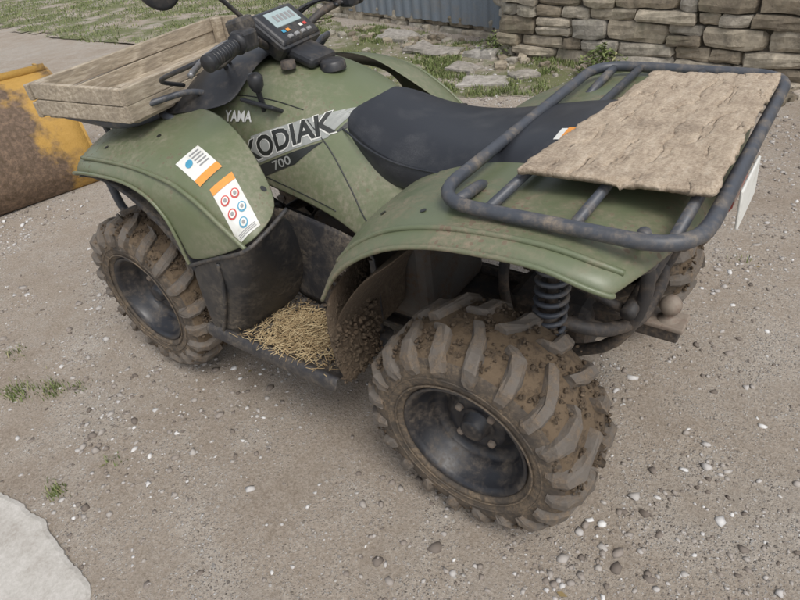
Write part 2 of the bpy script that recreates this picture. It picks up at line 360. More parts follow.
for s in(1,-1):
    tube("grip",stp([(.7745,s*.405,1.089),(.786,s*.30,1.099)]),.0175,BLACK,Q,k=8,seg=14)
    for q in range(9): tube("grip_rib",stp([(.7755+.0013*q,s*(.395-.011*q),1.09+.001*q),(.776+.0013*q,s*(.391-.011*q),1.09+.001*q)]),.0188,BLACK,Q,k=1,seg=14)
    tube("grip_flange",stp([(.786,s*.292,1.099),(.7868,s*.286,1.0995)]),.026,BLACK,Q,seg=14)
    tube("grip_end",stp([(.7735,s*.415,1.088),(.7745,s*.40,1.0895)]),.021,BLACK,Q,seg=14)
    box("switch_housing",st((.795,s*.25,1.10)),(.05,.055,.05),BLACK,Q,rot=(0,0,ST),bev=.01)
    box("brake_reservoir",st((.83,s*.215,1.125)),(.055,.06,.04),BLACK,Q,rot=(0,.2,ST),bev=.01)
    tube("brake_lever",stp([(.83,s*.25,1.10),(.85,s*.30,1.09),(.845,s*.37,1.075),(.82,s*.435,1.065)]),.0075,STEEL,Q)
    tube("mirror_stalk",stp([(.83,s*.20,1.14),(.84,s*.27,1.21),(.84,s*.36,1.26)]),.006,BLACK,Q)
    lathe("mirror",[(-.02,.001),(-.018,.03),(-.005,.055),(.008,.058),(.01,.05),(.01,.001)],st((.84,s*.43,1.265)),BLACK,Q,28,-1,axis="x")
for k,(a,b) in enumerate([(.22,.9),(.19,.93),(.24,.95)]):
    tube("control_cable",stp([(.80,a,1.09),(.87,a+.05,1.08-.02*k),(.97,a-.03,1.04),(1.0,.08,b)]),.005,BLACK,Q)
    tube("control_cable_r",stp([(.80,-a,1.09),(.88,-a-.03,1.10),(.97,-a+.03,1.06),(1.0,-.08,b)]),.005,BLACK,Q)
tube("brake_hose_front",[(.80,.27,1.06),(.86,.36,1.04),(.98,.37,1.0),(1.05,.26,.95)],.006,BLACK,Q)
def podp(u,v,w):
    b=Vector((.865,0,1.07)); eu=Vector((0,1,0)); ev=Vector((.72,0,.55)).normalized(); en=Vector((-.55,0,.72)).normalized()
    return Vector(st(b+eu*u+ev*v+en*w))
def pod(name,w0,w1,h0,h1,z0,z1,mat,bev,vo=0,uo=0):
    V=[podp(x*w0/2+uo,y*h0/2+vo,z0) for x,y in((-1,-1),(1,-1),(1,1),(-1,1))]+[podp(x*w1/2+uo,y*h1/2+vo,z1) for x,y in((-1,-1),(1,-1),(1,1),(-1,1))]
    mk(name,V,[(3,2,1,0),(4,5,6,7),(0,1,5,4),(1,2,6,5),(2,3,7,6),(3,0,4,7)],mat,Q,smooth=False,bev=bev)
pod("instrument_pod",.15,.205,.12,.15,-.06,.012,BLACK,.018)
pod("instrument_bezel",.185,.165,.13,.11,.008,.022,BLACK,.006)
pod("lcd_screen",.115,.115,.055,.055,.02,.0245,LCD,.003,.018)
for i in range(4): pod("pod_button",.02,.016,.012,.01,.02,.027,GREY,.002,-.048,-.045+.03*i)
for u,c in((-.05,RED),(-.03,WHITE),(.03,ORANGE),(.05,BLUE)):
    V=[podp(u+x*.007,-.026+y*.005,.0235) for x,y in((-1,-1),(1,-1),(1,1),(-1,1))]; mk("indicator",V,[(0,1,2,3)],c,Q)
for i in range(5):
    V=[podp(-.04+.018*i+x*.006,.018+y*.012,.0252) for x,y in((-1,-1),(1,-1),(1,1),(-1,1))]; mk("lcd_digit",V,[(0,1,2,3)],GREY,Q)
box("fuse_cover",(.79,0,.985),(.13,.11,.03),BLACK,Q,rot=(0,-.3,0),bev=.012)
lathe("ignition_switch",[(0,.022),(.02,.02),(.022,.001)],(.79,.085,.965),CHAS,Q,20,1,axis="z")
lathe("fuel_cap",[(0,.038),(.02,.036),(.026,.028),(.026,.001)],(.70,0,.945),BLACK,Q,24,1,axis="z")
tube("gear_lever",[(.80,.20,.88),(.79,.215,.95)],.008,BLACK,Q)
lathe("gear_knob",[(-.025,.012),(-.01,.02),(.012,.022),(.022,.014),(.025,.001)],(.79,.215,.965),BLACK,Q,18,1,axis="z")
box("gear_gate",(.80,.205,.897),(.13,.05,.012),BLACK,Q,rot=(.55,-.1,0),bev=.005)
# ---- racks
zr=.870
ring=rounded([(.092,.446,zr-.006),(-.385,.446,zr),(-.385,-.446,zr),(.092,-.446,zr-.002)],.10,True,7)
tube("rear_rack_ring",ring,.0138,RACK,Q,closed=True,raw=True,seg=12)
for x in(-.03,-.19,-.345): tube("rear_rack_bar",[(x,.44,zr-.002),(x,-.44,zr-.002)],.0105,RACK,Q,k=2)
for s in(1,-1):
    tube("rear_rack_leg",rounded([(.04,s*.44,zr-.004),(.045,s*.33,zr-.016),(.08,s*.25,.80)],.04,False),.012,RACK,Q,raw=True)
    tube("rear_rack_stay",rounded([(-.30,s*.42,zr),(-.30,s*.30,.74),(-.22,s*.16,.60)],.05,False),.012,RACK,Q,raw=True)
zf=.885
tube("front_rack_ring",rounded([(1.11,.44,zf),(1.58,.42,zf-.01),(1.58,-.42,zf-.01),(1.11,-.44,zf)],.10,True,7),.0145,RACK,Q,closed=True,raw=True)
for x in(1.24,1.36,1.48): tube("front_rack_bar",[(x,.43,zf-.004),(x,-.43,zf-.004)],.010,RACK,Q,k=2)
for s in(1,-1):
    tube("front_rack_leg",rounded([(1.10,s*.33,zf),(1.05,s*.33,zf-.01),(1.02,s*.28,.84)],.03,False),.011,RACK,Q,raw=True)
    tube("front_rack_hoop",rounded([(1.12,s*.40,zf),(1.06,s*.40,zf+.05),(1.0,s*.28,zf+.06),(.99,s*.20,zf+.02)],.04,False),.009,RACK,Q,raw=True)
    tube("front_rack_leg_f",[(1.54,s*.3,zf-.01),(1.56,s*.27,.74)],.011,RACK,Q)
tube("front_bumper",rounded([(1.52,.30,.72),(1.66,.30,.66),(1.68,.28,.40),(1.50,.22,.32),(1.50,-.22,.32),(1.68,-.28,.40),(1.66,-.30,.66),(1.52,-.30,.72)],.07,False),.016,RACK,Q,raw=True)
box("front_nose",(1.53,0,.66),(.12,.5,.16),GREEN,Q,bev=.03)
for s in(1,-1): box("headlight",(1.59,s*.2,.69),(.04,.13,.07),LCD,Q,bev=.015)
# ---- chassis, engine, suspension
box("engine_block",(.52,.02,.42),(.42,.34,.30),ENG,Q,bev=.03)
box("engine_head",(.62,0,.60),(.20,.2,.16),ENG,Q,bev=.02)
box("air_box",(.20,0,.66),(.30,.36,.16),CHAS,Q,bev=.03)
box("rear_differential",(0,0,.31),(.24,.16,.17),CHAS,Q,bev=.03)
box("front_differential",(1.24,0,.31),(.2,.16,.16),CHAS,Q,bev=.03)
box("skid_plate",(.6,0,.255),(1.3,.42,.012),CHAS,Q,bev=.004)
box("storage_box",(-.20,0,.74),(.26,.30,.11),BLACKM,Q,bev=.02)
box("tail_light",(-.367,.0,.775),(.03,.16,.05),REDL,Q,bev=.01)
lathe("muffler",[(0,.001),(0,.04),(.02,.06),(.33,.065),(.36,.05),(.37,.02),(.37,.001)],(-.30,-.17,.56),ENG,Q,28,1,axis="x")
for s in(1,-1):
    tube("frame_rail",[(1.5,s*.14,.45),(1.2,s*.15,.30),(.6,s*.16,.27),(.15,s*.15,.28),(-.18,s*.14,.36),(-.26,s*.15,.62),(-.10,s*.16,.76),(.5,s*.15,.70),(.95,s*.12,.80),(1.45,s*.14,.70)],.016,CHAS,Q)
    tube("frame_strut",[(.05,s*.15,.28),(.08,s*.17,.52),(.02,s*.18,.78)],.014,CHAS,Q)
    tube("frame_strut_b",[(-.22,s*.15,.50),(.08,s*.17,.60),(.34,s*.18,.55)],.012,CHAS,Q)
    tube("frame_strut_c",[(.30,s*.24,.70),(.12,s*.26,.66),(-.14,s*.24,.70),(-.28,s*.2,.72)],.012,CHAS,Q)
    for X in(0,1.24):
        tube("half_axle",[(X,s*.06,.31),(X,s*.36,.298)],.014,CHAS,Q)
        lathe("axle_boot",[(0,.045),(.015,.03),(.02,.042),(.035,.028),(.04,.038),(.055,.024),(.06,.018)],(X,s*.085,.31),BLACKM,Q,20,s)
        for dx in(-.12,.11):
            tube("lower_arm",[(X+dx,s*.13,.255),(X+dx*.3,s*.33,.25)],.0145,CHAS,Q)
            tube("upper_arm",[(X+dx*.9,s*.15,.43),(X+dx*.25,s*.33,.40)],.013,CHAS,Q)
        top=Vector((X-.105,s*.285,.775)) if X==0 else Vector((X-.02,s*.2,.72)); bot=Vector((X-.095,s*.305,.38)) if X==0 else Vector((X-.02,s*.31,.33))
        tube("shock_body",[bot,bot.lerp(top,.45)],.021,CHAS,Q,k=2,seg=14); tube("shock_rod",[bot.lerp(top,.4),top],.014,CHAS,Q,k=2)
        ax=(top-bot); T=ax.normalized(); u=T.orthogonal().normalized(); v=T.cross(u); P=[]
        n=190
        for i in range(n+1):
            t=i/n; a=t*12*2*math.pi; P.append(bot+ax*(.12+.80*t)+.034*(math.cos(a)*u+math.sin(a)*v))
        tube("shock_spring",P,.0062,RACK if X==0 else CHAS,Q,raw=True,seg=7)
        for t in(.1,.93): tube("spring_seat",[bot+ax*t,bot+ax*(t+.02)],.042,CHAS,Q,k=1,seg=16)
    tube("brake_hose",[(-.02,s*.33,.42),(-.10,s*.25,.55),(-.05,s*.2,.68)],.006,BLACK,Q)
    tube("wiring",[(.10,s*.22,.75),(.02,s*.27,.66),(-.06,s*.20,.60),(-.12,s*.17,.7)],.005,BLACK,Q)
tube("rear_cross_tube",[(-.24,.19,.52),(-.24,-.19,.52)],.018,CHAS,Q)
tube("rear_bumper_bar",rounded([(-.06,.31,.545),(-.20,.24,.49),(-.25,.1,.44),(-.25,-.1,.44),(-.20,-.24,.49),(-.06,-.31,.545)],.05,False),.017,CHAS,Q,raw=True)
box("tow_bar",(-.20,0,.365),(.26,.06,.045),CHAS,Q,bev=.006)
box("tow_plate",(-.29,0,.388),(.10,.075,.014),RUST,Q,bev=.004)
lathe("tow_ball",[(-.05,.001),(-.05,.016),(-.012,.016),(-.012,.026),(0,.028),(.006,.015),(.018,.014),(.022,.020),(.032,.0255),(.042,.027),(.052,.0245),(.062,.017),(.068,.008),(.069,.0005)],(-.295,0,.395),RUST,Q,24,1,axis="z")
lathe("tow_nut",[(0,.022),(.018,.022),(.018,.001)],(-.295,0,.345),RUST,Q,6,1,axis="z")
box("number_plate",(-.403,.09,.81),(.006,.17,.08),WHITE,Q,rot=(0,.08,0),bev=.003)
# ---- draped decals
dg=bpy.context.evaluated_depsgraph_get(); dg.update()
def bvh(o): return BVHTree.FromObject(o,dg)
Bb,Bf,Br=bvh(body),bvh(ff),bvh(rf)
def drape(name,pts,faces,mat,T,n,lay=1):
    n=Vector(n).normalized(); out=[]
    for p in pts:
        h=T.ray_cast(Vector(p)+n*.2,-n,.5)[0]
        out.append((h if h else Vector(p))+n*.0016*lay)
    return mk(name,out,faces,mat,Q,smooth=False)
def quad(name,c,mat,T,n,lay=1,k=10):
    c=[Vector(x) for x in c]; V=[];F=[]
    for i in range(k+1):
        for j in range(k+1):
            u,v=i/k,j/k; V.append((c[0]*(1-u)+c[1]*u)*(1-v)+(c[3]*(1-u)+c[2]*u)*v)
    for i in range(k):
        for j in range(k): a=i*(k+1)+j; F.append((a,a+k+1,a+k+2,a+1))
    return drape(name,V,F,mat,T,n,lay)
def disc(name,c,r,e1,e2,mat,T,n,lay):
    c=Vector(c); V=[c]+[c+r*(math.cos(a)*e1+math.sin(a)*e2) for a in np.linspace(0,2*math.pi,21)[:-1]]
    drape(name,V,[(0,i+1,(i+1)%20+1) for i in range(20)],mat,T,n,lay)
def text(name,s,o,e1,e2,size,mat,T,n,lay,bold=.0,width=None):
    cu=bpy.data.curves.new(name,"FONT"); cu.body=s; cu.size=1; cu.offset=bold; cu.resolution_u=3
    ob=bpy.data.objects.new(name+"_tmp",cu); COL.objects.link(ob); d=bpy.context.evaluated_depsgraph_get(); d.update()
    me=bpy.data.meshes.new_from_object(ob.evaluated_get(d)); bpy.data.objects.remove(ob)
    co=[v.co.copy() for v in me.vertices]; mx=max(c.x for c in co); sx=(width/mx) if width else size
    V=[Vector(o)+e1*(c.x*sx)+e2*(c.y*size) for c in co]; F=[tuple(p.vertices) for p in me.polygons]
    drape(name,V,F,mat,T,n,lay)
def seam(name,P,T,n,r=.0022,mat=DARK):
    n=Vector(n).normalized(); out=[]
    for p in crom(P,8):
        h=T.ray_cast(p+n*.2,-n,.5)[0]
        if h: out.append(h)
    if len(out)>2: tube(name,out,r,mat,Q,raw=True,seg=6)
nb=(0,1,.35)
A=Vector((.85,.25,.732)); B_=Vector((.53,.22,.872)); e1=(B_-A).normalized(); e2=Vector((.28,-.25,.93)); e2=(e2-e1*e2.dot(e1)).normalized()
def pb(u,v): return A+e1*u+e2*v
quad("side_decal",[pb(.02,-.006),pb(.28,-.006),pb(.365,.055),pb(.05,.070)],SILVER,Bb,nb,1,14)
quad("side_decal_dark",[pb(-.05,-.045),pb(.17,-.045),pb(.27,-.012),pb(-.03,-.012)],DARK,Bb,nb,1,14)
quad("side_decal_tail",[pb(.30,.0),pb(.33,.004),pb(.40,.055),pb(.385,.06)],DARK,Bb,nb,1,8)
text("side_lettering_edge","KODIAK",pb(.008,.004),e1,e2,.080,WHITE,Bb,nb,1.6,.055,.30)
text("side_lettering","KODIAK",pb(.010,.006),e1,e2,.077,DARK,Bb,nb,2.4,.03,.295)
text("side_lettering_number","700",pb(.09,-.040),e1,e2,.034,SILVER,Bb,nb,2,.01,.07)
f1=Vector((-.95,0,.08)).normalized()
text("maker_lettering","YAMA",(.93,.28,.865),f1,Vector((.1,-.35,.93)).normalized(),.042,WHITE,Bb,nb,3,.02,.10)
seam("panel_seam",[(.66,.2,.87),(.58,.2,.80),(.50,.25,.72),(.44,.28,.66),(.38,.3,.63)],Bb,nb)
seam("panel_seam_top",[(1.0,.2,.90),(.9,.2,.915),(.78,.18,.905),(.68,.17,.885)],Bb,nb,.0018)
seam("panel_seam_low",[(.92,.27,.74),(.8,.27,.715),(.66,.26,.68),(.54,.26,.65)],Bb,nb,.0018)
nf=(-.55,.35,.75)
P=[(.711,.507,.81),(.712,.428,.809),(.583,.483,.722),(.595,.551,.713)]
quad("warning_label",P,WHITE,Bf,nf,1)
P=[Vector(p) for p in P]
def pl(u,v): return (P[0]*(1-u)+P[1]*u)*(1-v)+(P[3]*(1-u)+P[2]*u)*v
E1=(P[1]-P[0]).normalized(); E2=(P[0]-P[3]).normalized()
quad("warning_label_head",[pl(0,0),pl(1,0),pl(1,.13),pl(0,.13)],ORANGE,Bf,nf,2)
for i,(u,v,c) in enumerate([(.28,.33,RED),(.72,.33,RED),(.28,.58,RED),(.72,.58,BLUE),(.5,.80,BLUE)]):
    disc("label_icon",pl(u,v),.0135,E1,E2,c,Bf,nf,2); disc("label_icon_in",pl(u,v),.0095,E1,E2,WHITE,Bf,nf,3); disc("label_icon_c",pl(u,v),.005,E1,E2,GREY,Bf,nf,4)
for i in range(3): quad("label_line",[pl(.12,.90+.028*i),pl(.88,.90+.028*i),pl(.88,.912+.028*i),pl(.12,.912+.028*i)],GREY,Bf,nf,2,3)
P=[Vector(p) for p in [(.835,.50,.855),(.825,.425,.87),(.735,.435,.825),(.74,.512,.812)]]
quad("info_label",P,WHITE,Bf,nf,1)
quad("info_label_head",[pl(0,.78),pl(1,.78),pl(1,1),pl(0,1)],ORANGE,Bf,nf,2)
disc("info_label_icon",pl(.3,.3),.012,E1,E2,BLUE,Bf,nf,2)
for i in range(5): quad("label_line",[pl(.5,.1+.11*i),pl(.9,.1+.11*i),pl(.9,.14+.11*i),pl(.5,.14+.11*i)],GREY,Bf,nf,2,3)
for p in((1.2,.48,.85),(1.0,.42,.87),(.64,.40,.76)): disc("push_rivet",p,.007,Vector((1,0,0)),Vector((0,1,0)),DARK,Bf,(0,.2,1),1.5)
for p in((.12,.44,.85),(.24,.42,.8)): disc("push_rivet",p,.007,Vector((1,0,0)),Vector((0,1,0)),DARK,Br,(0,.2,1),1.5)
Bs=bvh(seat)
quad("seat_label",[(-.02,.13,.9),(-.02,.08,.9),(-.10,.08,.9),(-.10,.13,.9)],WHITE,Bs,(0,0,1),1,4)
quad("seat_label_band",[(-.035,.13,.9),(-.035,.08,.9),(-.055,.08,.9),(-.055,.13,.9)],ORANGE,Bs,(0,0,1),2,4)

# ================================================================ BOARD ON REAR RACK
nx,ny=90,150
poly=[(-.035,.335),(-.372,.305),(-.372,-.36),(-.10,-.30)]
def bq(u,v):
    a=Vector(poly[0]).lerp(Vector(poly[1]),u); b=Vector(poly[3]).lerp(Vector(poly[2]),u); return a.lerp(b,v)
V=[];F=[]; cc=bq(.5,.5)
for i in range(nx+1):
    for j in range(ny+1):
        u,v=i/nx,j/ny; p=bq(u,v)
        edge=min(u,1-u,v*1.8,(1-v)*1.8); k=max(0,1-edge/.04)
        nn=noise.noise(Vector((p.x*11,p.y*11,3)))+.45*noise.noise(Vector((p.x*45,p.y*45,1)))+.25*noise.noise(Vector((p.x*140,p.y*140,1)))
        q=p+(cc-p).normalized()*k*(.005+.009*nn)
        pit=noise.noise(Vector((p.x*38,p.y*14,8))); pit=-.003*min(1,max(0,(pit-.18)/.06))
        z=.8925+.002*noise.noise(Vector((p.x*5,p.y*5,0)))+pit+.0011*noise.noise(Vector((p.x*160,p.y*60,5)))-.005*max(0,k)**2*max(0,.5+nn)
        V.append((q.x,q.y,z))
for i in range(nx):
    for j in range(ny): a=i*(ny+1)+j; F.append((a,a+1,a+ny+2,a+ny+1))
brd=mk("plywood_board",V,F,BOARD,None,solid=.012,smooth=True)
# ================================================================ WOODEN CRATE ON FRONT RACK
CR=empty("wooden_crate",(1.30,.07,.0)); CR.rotation_euler=(0,0,math.radians(9))
def pk(name,c,s,rot=(0,0,0)):
    o=box(name,(0,0,0),s,CRATEW,CR,bev=.003); o.location=c; o.rotation_euler=(rot[0]+random.gauss(0,.006),rot[1]+random.gauss(0,.02),rot[2]+random.gauss(0,.004)); return o
Lx,Ly=.39,.85
for i,z in enumerate((.930,.978)):
    pk("side_plank_rear",(-Lx/2,0,z),(.016,Ly,.046)); pk("side_plank_front",(Lx/2,0,z),(.016,Ly,.046))
    pk("end_plank_left",(0,Ly/2-.012,z),(Lx-.02,.016,.046)); pk("end_plank_right",(0,-Ly/2+.012,z),(Lx-.02,.016,.046))
for i in range(6): pk("floor_slat",(-.16+.064*i,0,.904),(.058,Ly-.05,.012))
for sx in(-1,1):
    for sy in(-1,1): pk("corner_post",(sx*(Lx/2-.025),sy*(Ly/2-.04),.95),(.03,.03,.10))
# ================================================================ STRAW
V=[];F=[]
for i in range(2300):
    x=random.gauss(.59,.09); y=random.gauss(.42,.06)
    if not(.40<x<.80 and .30<y<.55): continue
    h=.305+max(0,.045*math.exp(-((x-.58)/.1)**2-((y-.42)/.07)**2))*random.random()+.004
    if y>.51: h+=.025
    a=random.uniform(0,math.pi); l=random.uniform(.005,.022); t=random.gauss(0,.25); r=.001
    d=Vector((math.cos(a),math.sin(a),t)).normalized()*l; w=Vector((-math.sin(a),math.cos(a),0))*r; c=Vector((x,y,h)); b=len(V)
    V+=[c-d-w,c-d+w,c+d+w,c+d-w,c-d+Vector((0,0,r)),c+d+Vector((0,0,r))]; F+=[(b,b+4,b+5,b+3),(b+4,b+1,b+2,b+5)]
def island(name,stops,rough=.9,nsc=None,bs=.0):
    m,nt,b=new_mat(name); g=N(nt,"ShaderNodeNewGeometry"); c=ramp(nt,g.outputs["Random Per Island"],stops)
    if nsc:
        n=noise_n(nt,g.outputs["Position"],nsc,8,.7); c=mix(nt,.6,c,ramp(nt,n,[(.3,g3(.05)),(.7,g3(.7))]),"OVERLAY")
        n2=noise_n(nt,g.outputs["Position"],3,6,.7); c=mix(nt,ramp(nt,n2,[(.5,g3(0)),(.68,g3(.5))]),c,(.16,.155,.10))
        if bs: bump(nt,b,n,bs,.02)
    L(nt,c,b.inputs["Base Color"]); b.inputs["Roughness"].default_value=rough; return m
mk("straw_pile",V,F,island("straw",[(0,(.18,.12,.06)),(.5,(.38,.28,.15)),(1,(.52,.42,.25))]),None,smooth=False)
# ================================================================ GROUND
def ground_mat(name,green=False):
    m,nt,b=new_mat(name); g=N(nt,"ShaderNodeNewGeometry").outputs["Position"]
    big=noise_n(nt,g,.9,6,.65,.8); mid=noise_n(nt,g,5,8,.7); fin=noise_n(nt,g,110,6,.75)
    c=ramp(nt,big,[(.34,(.205,.155,.11)),(.48,(.33,.275,.215)),(.62,(.43,.395,.345))])
    c=mix(nt,.5,c,ramp(nt,mid,[(.32,(.17,.13,.095)),(.5,(.32,.27,.22)),(.70,(.50,.46,.41))]))
    def layer(c,sc,lo,area,cols,dlo=.25,dhi=.4):
        v=N(nt,"ShaderNodeTexVoronoi"); v.inputs["Scale"].default_value=sc; L(nt,g,v.inputs["Vector"])
        s=N(nt,"ShaderNodeSeparateColor"); L(nt,v.outputs["Color"],s.inputs[0])
        k=ramp(nt,v.outputs["Distance"],[(dlo,g3(1)),(dhi,g3(0))]); p=ramp(nt,s.outputs[0],[(lo,g3(0)),(lo+.02,g3(1))])
        k=mix(nt,1.0,mix(nt,1.0,k,p,"MULTIPLY"),area,"MULTIPLY")
        return mix(nt,k,c,ramp(nt,s.outputs[1],cols)),k
    area=ramp(nt,mid,[(.40,g3(.1)),(.54,g3(1))])
    area=mix(nt,1,area,ramp(nt,big,[(.38,g3(.35)),(.55,g3(1))]),"MULTIPLY")
    cols=[(0,(.13,.11,.09)),(.3,(.25,.225,.20)),(.7,(.40,.38,.355)),(1,(.66,.65,.63))]
    c=mix(nt,.35,c,mix(nt,ramp(nt,fin,[(.35,g3(0)),(.65,g3(1))]),(.13,.10,.07),(.58,.52,.45)))
    c,k0=layer(c,210,.35,area,cols); c,k1=layer(c,120,.55,area,cols); c,k2=layer(c,62,.84,area,cols,.22,.32)
    if green:
        gn=noise_n(nt,g,2.2,6,.65); gr=mix(nt,fin,(.06,.075,.025),(.18,.20,.08))
        c=mix(nt,ramp(nt,gn,[(.42,g3(0)),(.54,g3(.85))]),c,gr)
    L(nt,c,b.inputs["Base Color"]); b.inputs["Roughness"].default_value=.95; b.inputs["Specular IOR Level"].default_value=.2
    h=mix(nt,.5,mix(nt,.5,k0,k1),mix(nt,.5,k2,mid)); h=mix(nt,.35,h,fin); bump(nt,b,h,1,.016); return m
GR=ground_mat("gravel_ground"); GG=ground_mat("grassy_soil",True)
xs=np.concatenate([[-300,-80,-20,-8,-4],np.linspace(-2.5,5,76),[6,8,10,14,20,60,300]]); ys=np.concatenate([[-300,-60,-20,-10,-7],np.linspace(-5,2.5,76),[4,8,20,80,300]])
def gz(x,y): return (.018*noise.noise(Vector((x*1.1,y*1.1,0)))+.006*noise.noise(Vector((x*4,y*4,2))) if abs(x)<20 and abs(y)<20 else 0)-.004
V=[(x,y,gz(x,y)) for x in xs for y in ys];F=[]
ny_=len(ys)
for i in range(len(xs)-1):
    for j in range(ny_-1): a=i*ny_+j; F.append((a,a+ny_,a+ny_+1,a+1))
gnd=mk("ground",V,F,GR,None)
GST=island("gravel_stone",[(0,(.14,.115,.095)),(.3,(.25,.215,.185)),(.65,(.36,.33,.30)),(.88,(.46,.44,.42)),(1,(.64,.63,.61))],.9)
pts=[];sz=[]
while len(pts)<50000:
    x=random.uniform(-1.8,5.5); y=random.uniform(-4.2,1.35)
    d=.38+1.2*noise.noise(Vector((x*1.3,y*1.3,7)))+.7*noise.noise(Vector((x*4,y*4,9)))
    if y<-1.2: d+=.3
    if random.random()>max(.10,d): continue
    s=min(.016,.0024+random.expovariate(1/.0025)) 
    if random.random()<.004: s=random.uniform(.012,.020)
    pts.append((x,y,gz(x,y)+s*.1)); sz.append(s)
scatter("gravel",pts,sz,GST,.55,.28)
# concrete pad, bottom left
m,nt,b=new_mat("concrete"); g=N(nt,"ShaderNodeNewGeometry").outputs["Position"]; n=noise_n(nt,g,7,9,.7); n2=noise_n(nt,g,120,5,.7)
c=ramp(nt,n,[(.36,(.36,.325,.275)),(.5,(.45,.42,.37)),(.65,(.52,.49,.44))]); c=mix(nt,.25,c,mix(nt,ramp(nt,n2,[(.35,g3(0)),(.65,g3(1))]),g3(.2),g3(.62))); L(nt,c,b.inputs["Base Color"]); b.inputs["Roughness"].default_value=.9; bump(nt,b,n2,.3,.002); CONC=m
edge=[(1.9,1.32),(1.5,1.22),(1.22,1.185),(1.13,1.165),(.98,1.175),(.82,1.19),(.68,1.215),(.4,1.29),(0,1.42),(-.6,1.6)]
edge=[Vector((p[0],p[1],0)) for p in edge]; ed=crom(edge,14)
V=[];F=[]
for i,p in enumerate(ed):
    w=.014*noise.noise(Vector((p.x*14,p.y*14,0)))+.006*noise.noise(Vector((p.x*60,p.y*60,0)))
    V+=[(p.x,p.y+w-.006,-.03),(p.x,p.y+w,.000),(p.x,p.y+.012+w,.004),(p.x,3.2,.008)]
for i in range(len(ed)-1):
    for j in range(3): a=i*4+j; F.append((a,a+4,a+5,a+1))
mk("concrete_pad",V,F,CONC,None,smooth=False)
# ================================================================ GRASS
def grassm(name,k=1): return island(name,[(0,(.06*k,.08*k,.02*k)),(.4,(.12*k,.16*k,.045*k)),(.8,(.20*k,.24*k,.085*k)),(1,(.34*k,.31*k,.17*k))],.7)
def blades(name,P,hmin,hmax,mat,w=.003):
    V=[];F=[]
    for x,y in P:
        h=random.uniform(hmin,hmax); a=random.uniform(0,2*math.pi); l=random.uniform(.1,.8)*h; z=gz(x,y)
        d=Vector((math.cos(a),math.sin(a),0)); s=Vector((-math.sin(a),math.cos(a),0))*w*random.uniform(.7,1.4); b=Vector((x,y,z)); k=len(V)
        V+=[b-s,b+s,b+d*l*.35+Vector((0,0,h*.6))+s*.8,b+d*l*.35+Vector((0,0,h*.6))-s*.8,b+d*l+Vector((0,0,h))]
        F+=[(k,k+1,k+2,k+3),(k+3,k+2,k+4)]
    mk(name,V,F,mat,None,smooth=False)
def inpoly(x,y,pl):
    r=False; j=len(pl)-1
    for i in range(len(pl)):
        if (pl[i][1]>y)!=(pl[j][1]>y) and x<(pl[j][0]-pl[i][0])*(y-pl[i][1])/(pl[j][1]-pl[i][1])+pl[i][0]: r=not r
        j=i
    return r
def fill(pl,n,th,sc=1.6,seed=0):
    xs=[p[0] for p in pl]; ys=[p[1] for p in pl]; out=[]; tries=0
    while len(out)<n and tries<n*12:
        tries+=1; x=random.uniform(min(xs),max(xs)); y=random.uniform(min(ys),max(ys))
        if inpoly(x+.3*noise.noise(Vector((x*2,y*2,4))),y+.3*noise.noise(Vector((x*2,y*2,9))),pl) and noise.noise(Vector((x*sc,y*sc,seed)))+.5*noise.noise(Vector((x*sc*4,y*sc*4,seed)))>th+random.gauss(0,.12): out.append((x,y))
    return out
def soil(name,pl,st,dz):
    x0,x1=min(p[0] for p in pl),max(p[0] for p in pl); y0,y1=min(p[1] for p in pl),max(p[1] for p in pl)
    V=[];F=[];idx={}
    def vid(i,j):
        if (i,j) not in idx:
            x=x0+i*st;y=y0+j*st; x+=st*.6*noise.noise(Vector((x*17,y*17,1))); y+=st*.6*noise.noise(Vector((x*17,y*17,5))); idx[(i,j)]=len(V); V.append((x,y,gz(x,y)+dz))
        return idx[(i,j)]
    for i in range(int((x1-x0)/st)):
        for j in range(int((y1-y0)/st)):
            x=x0+i*st;y=y0+j*st
            if inpoly(x+.3*noise.noise(Vector((x*2,y*2,4)))+.1*noise.noise(Vector((x*9,y*9,4))),y+.3*noise.noise(Vector((x*2,y*2,9))),pl): F.append((vid(i,j),vid(i+1,j),vid(i+1,j+1),vid(i,j+1)))
    mk(name,V,F,GG,None)
G1=[(4.6,-3.6),(6.2,-2.95),(8.5,-3.0),(12,-3.7),(20,-5),(24,-14),(9,-11),(5.2,-6.4),(4.7,-4.9)]
soil("grass_soil",G1,.10,.014)
blades("grass_verge",fill(G1,80000,-.2,.9),.02,.055,grassm("grass_far"),.005)
G2=[(1.1,-2.55),(2.2,-2.3),(3.4,-2.75),(4.8,-3.4),(4.6,-4.4),(2.0,-3.8),(1.0,-3.25),(.0,-3.15),(.2,-2.95)]
soil("grass_soil.001",G2,.03,.003)
blades("grass_strip",fill(G2,22000,.12,1.9,3),.01,.045,grassm("grass_near"),.003)
T=[]
for cx,cy,r,n in((1.67,.93,.035,190),(1.56,.855,.03,150),(1.10,1.09,.022,80),(1.48,.80,.02,30),(-.35,-1.0,.03,14),(1.05,.93,.02,20),(2.1,.98,.05,90),(1.9,.83,.03,50)):
    for i in range(n): T.append((random.gauss(cx,r),random.gauss(cy,r*.7)))
blades("grass_tuft",T,.006,.028,grassm("grass_tuft_mat",1.0),.0016)
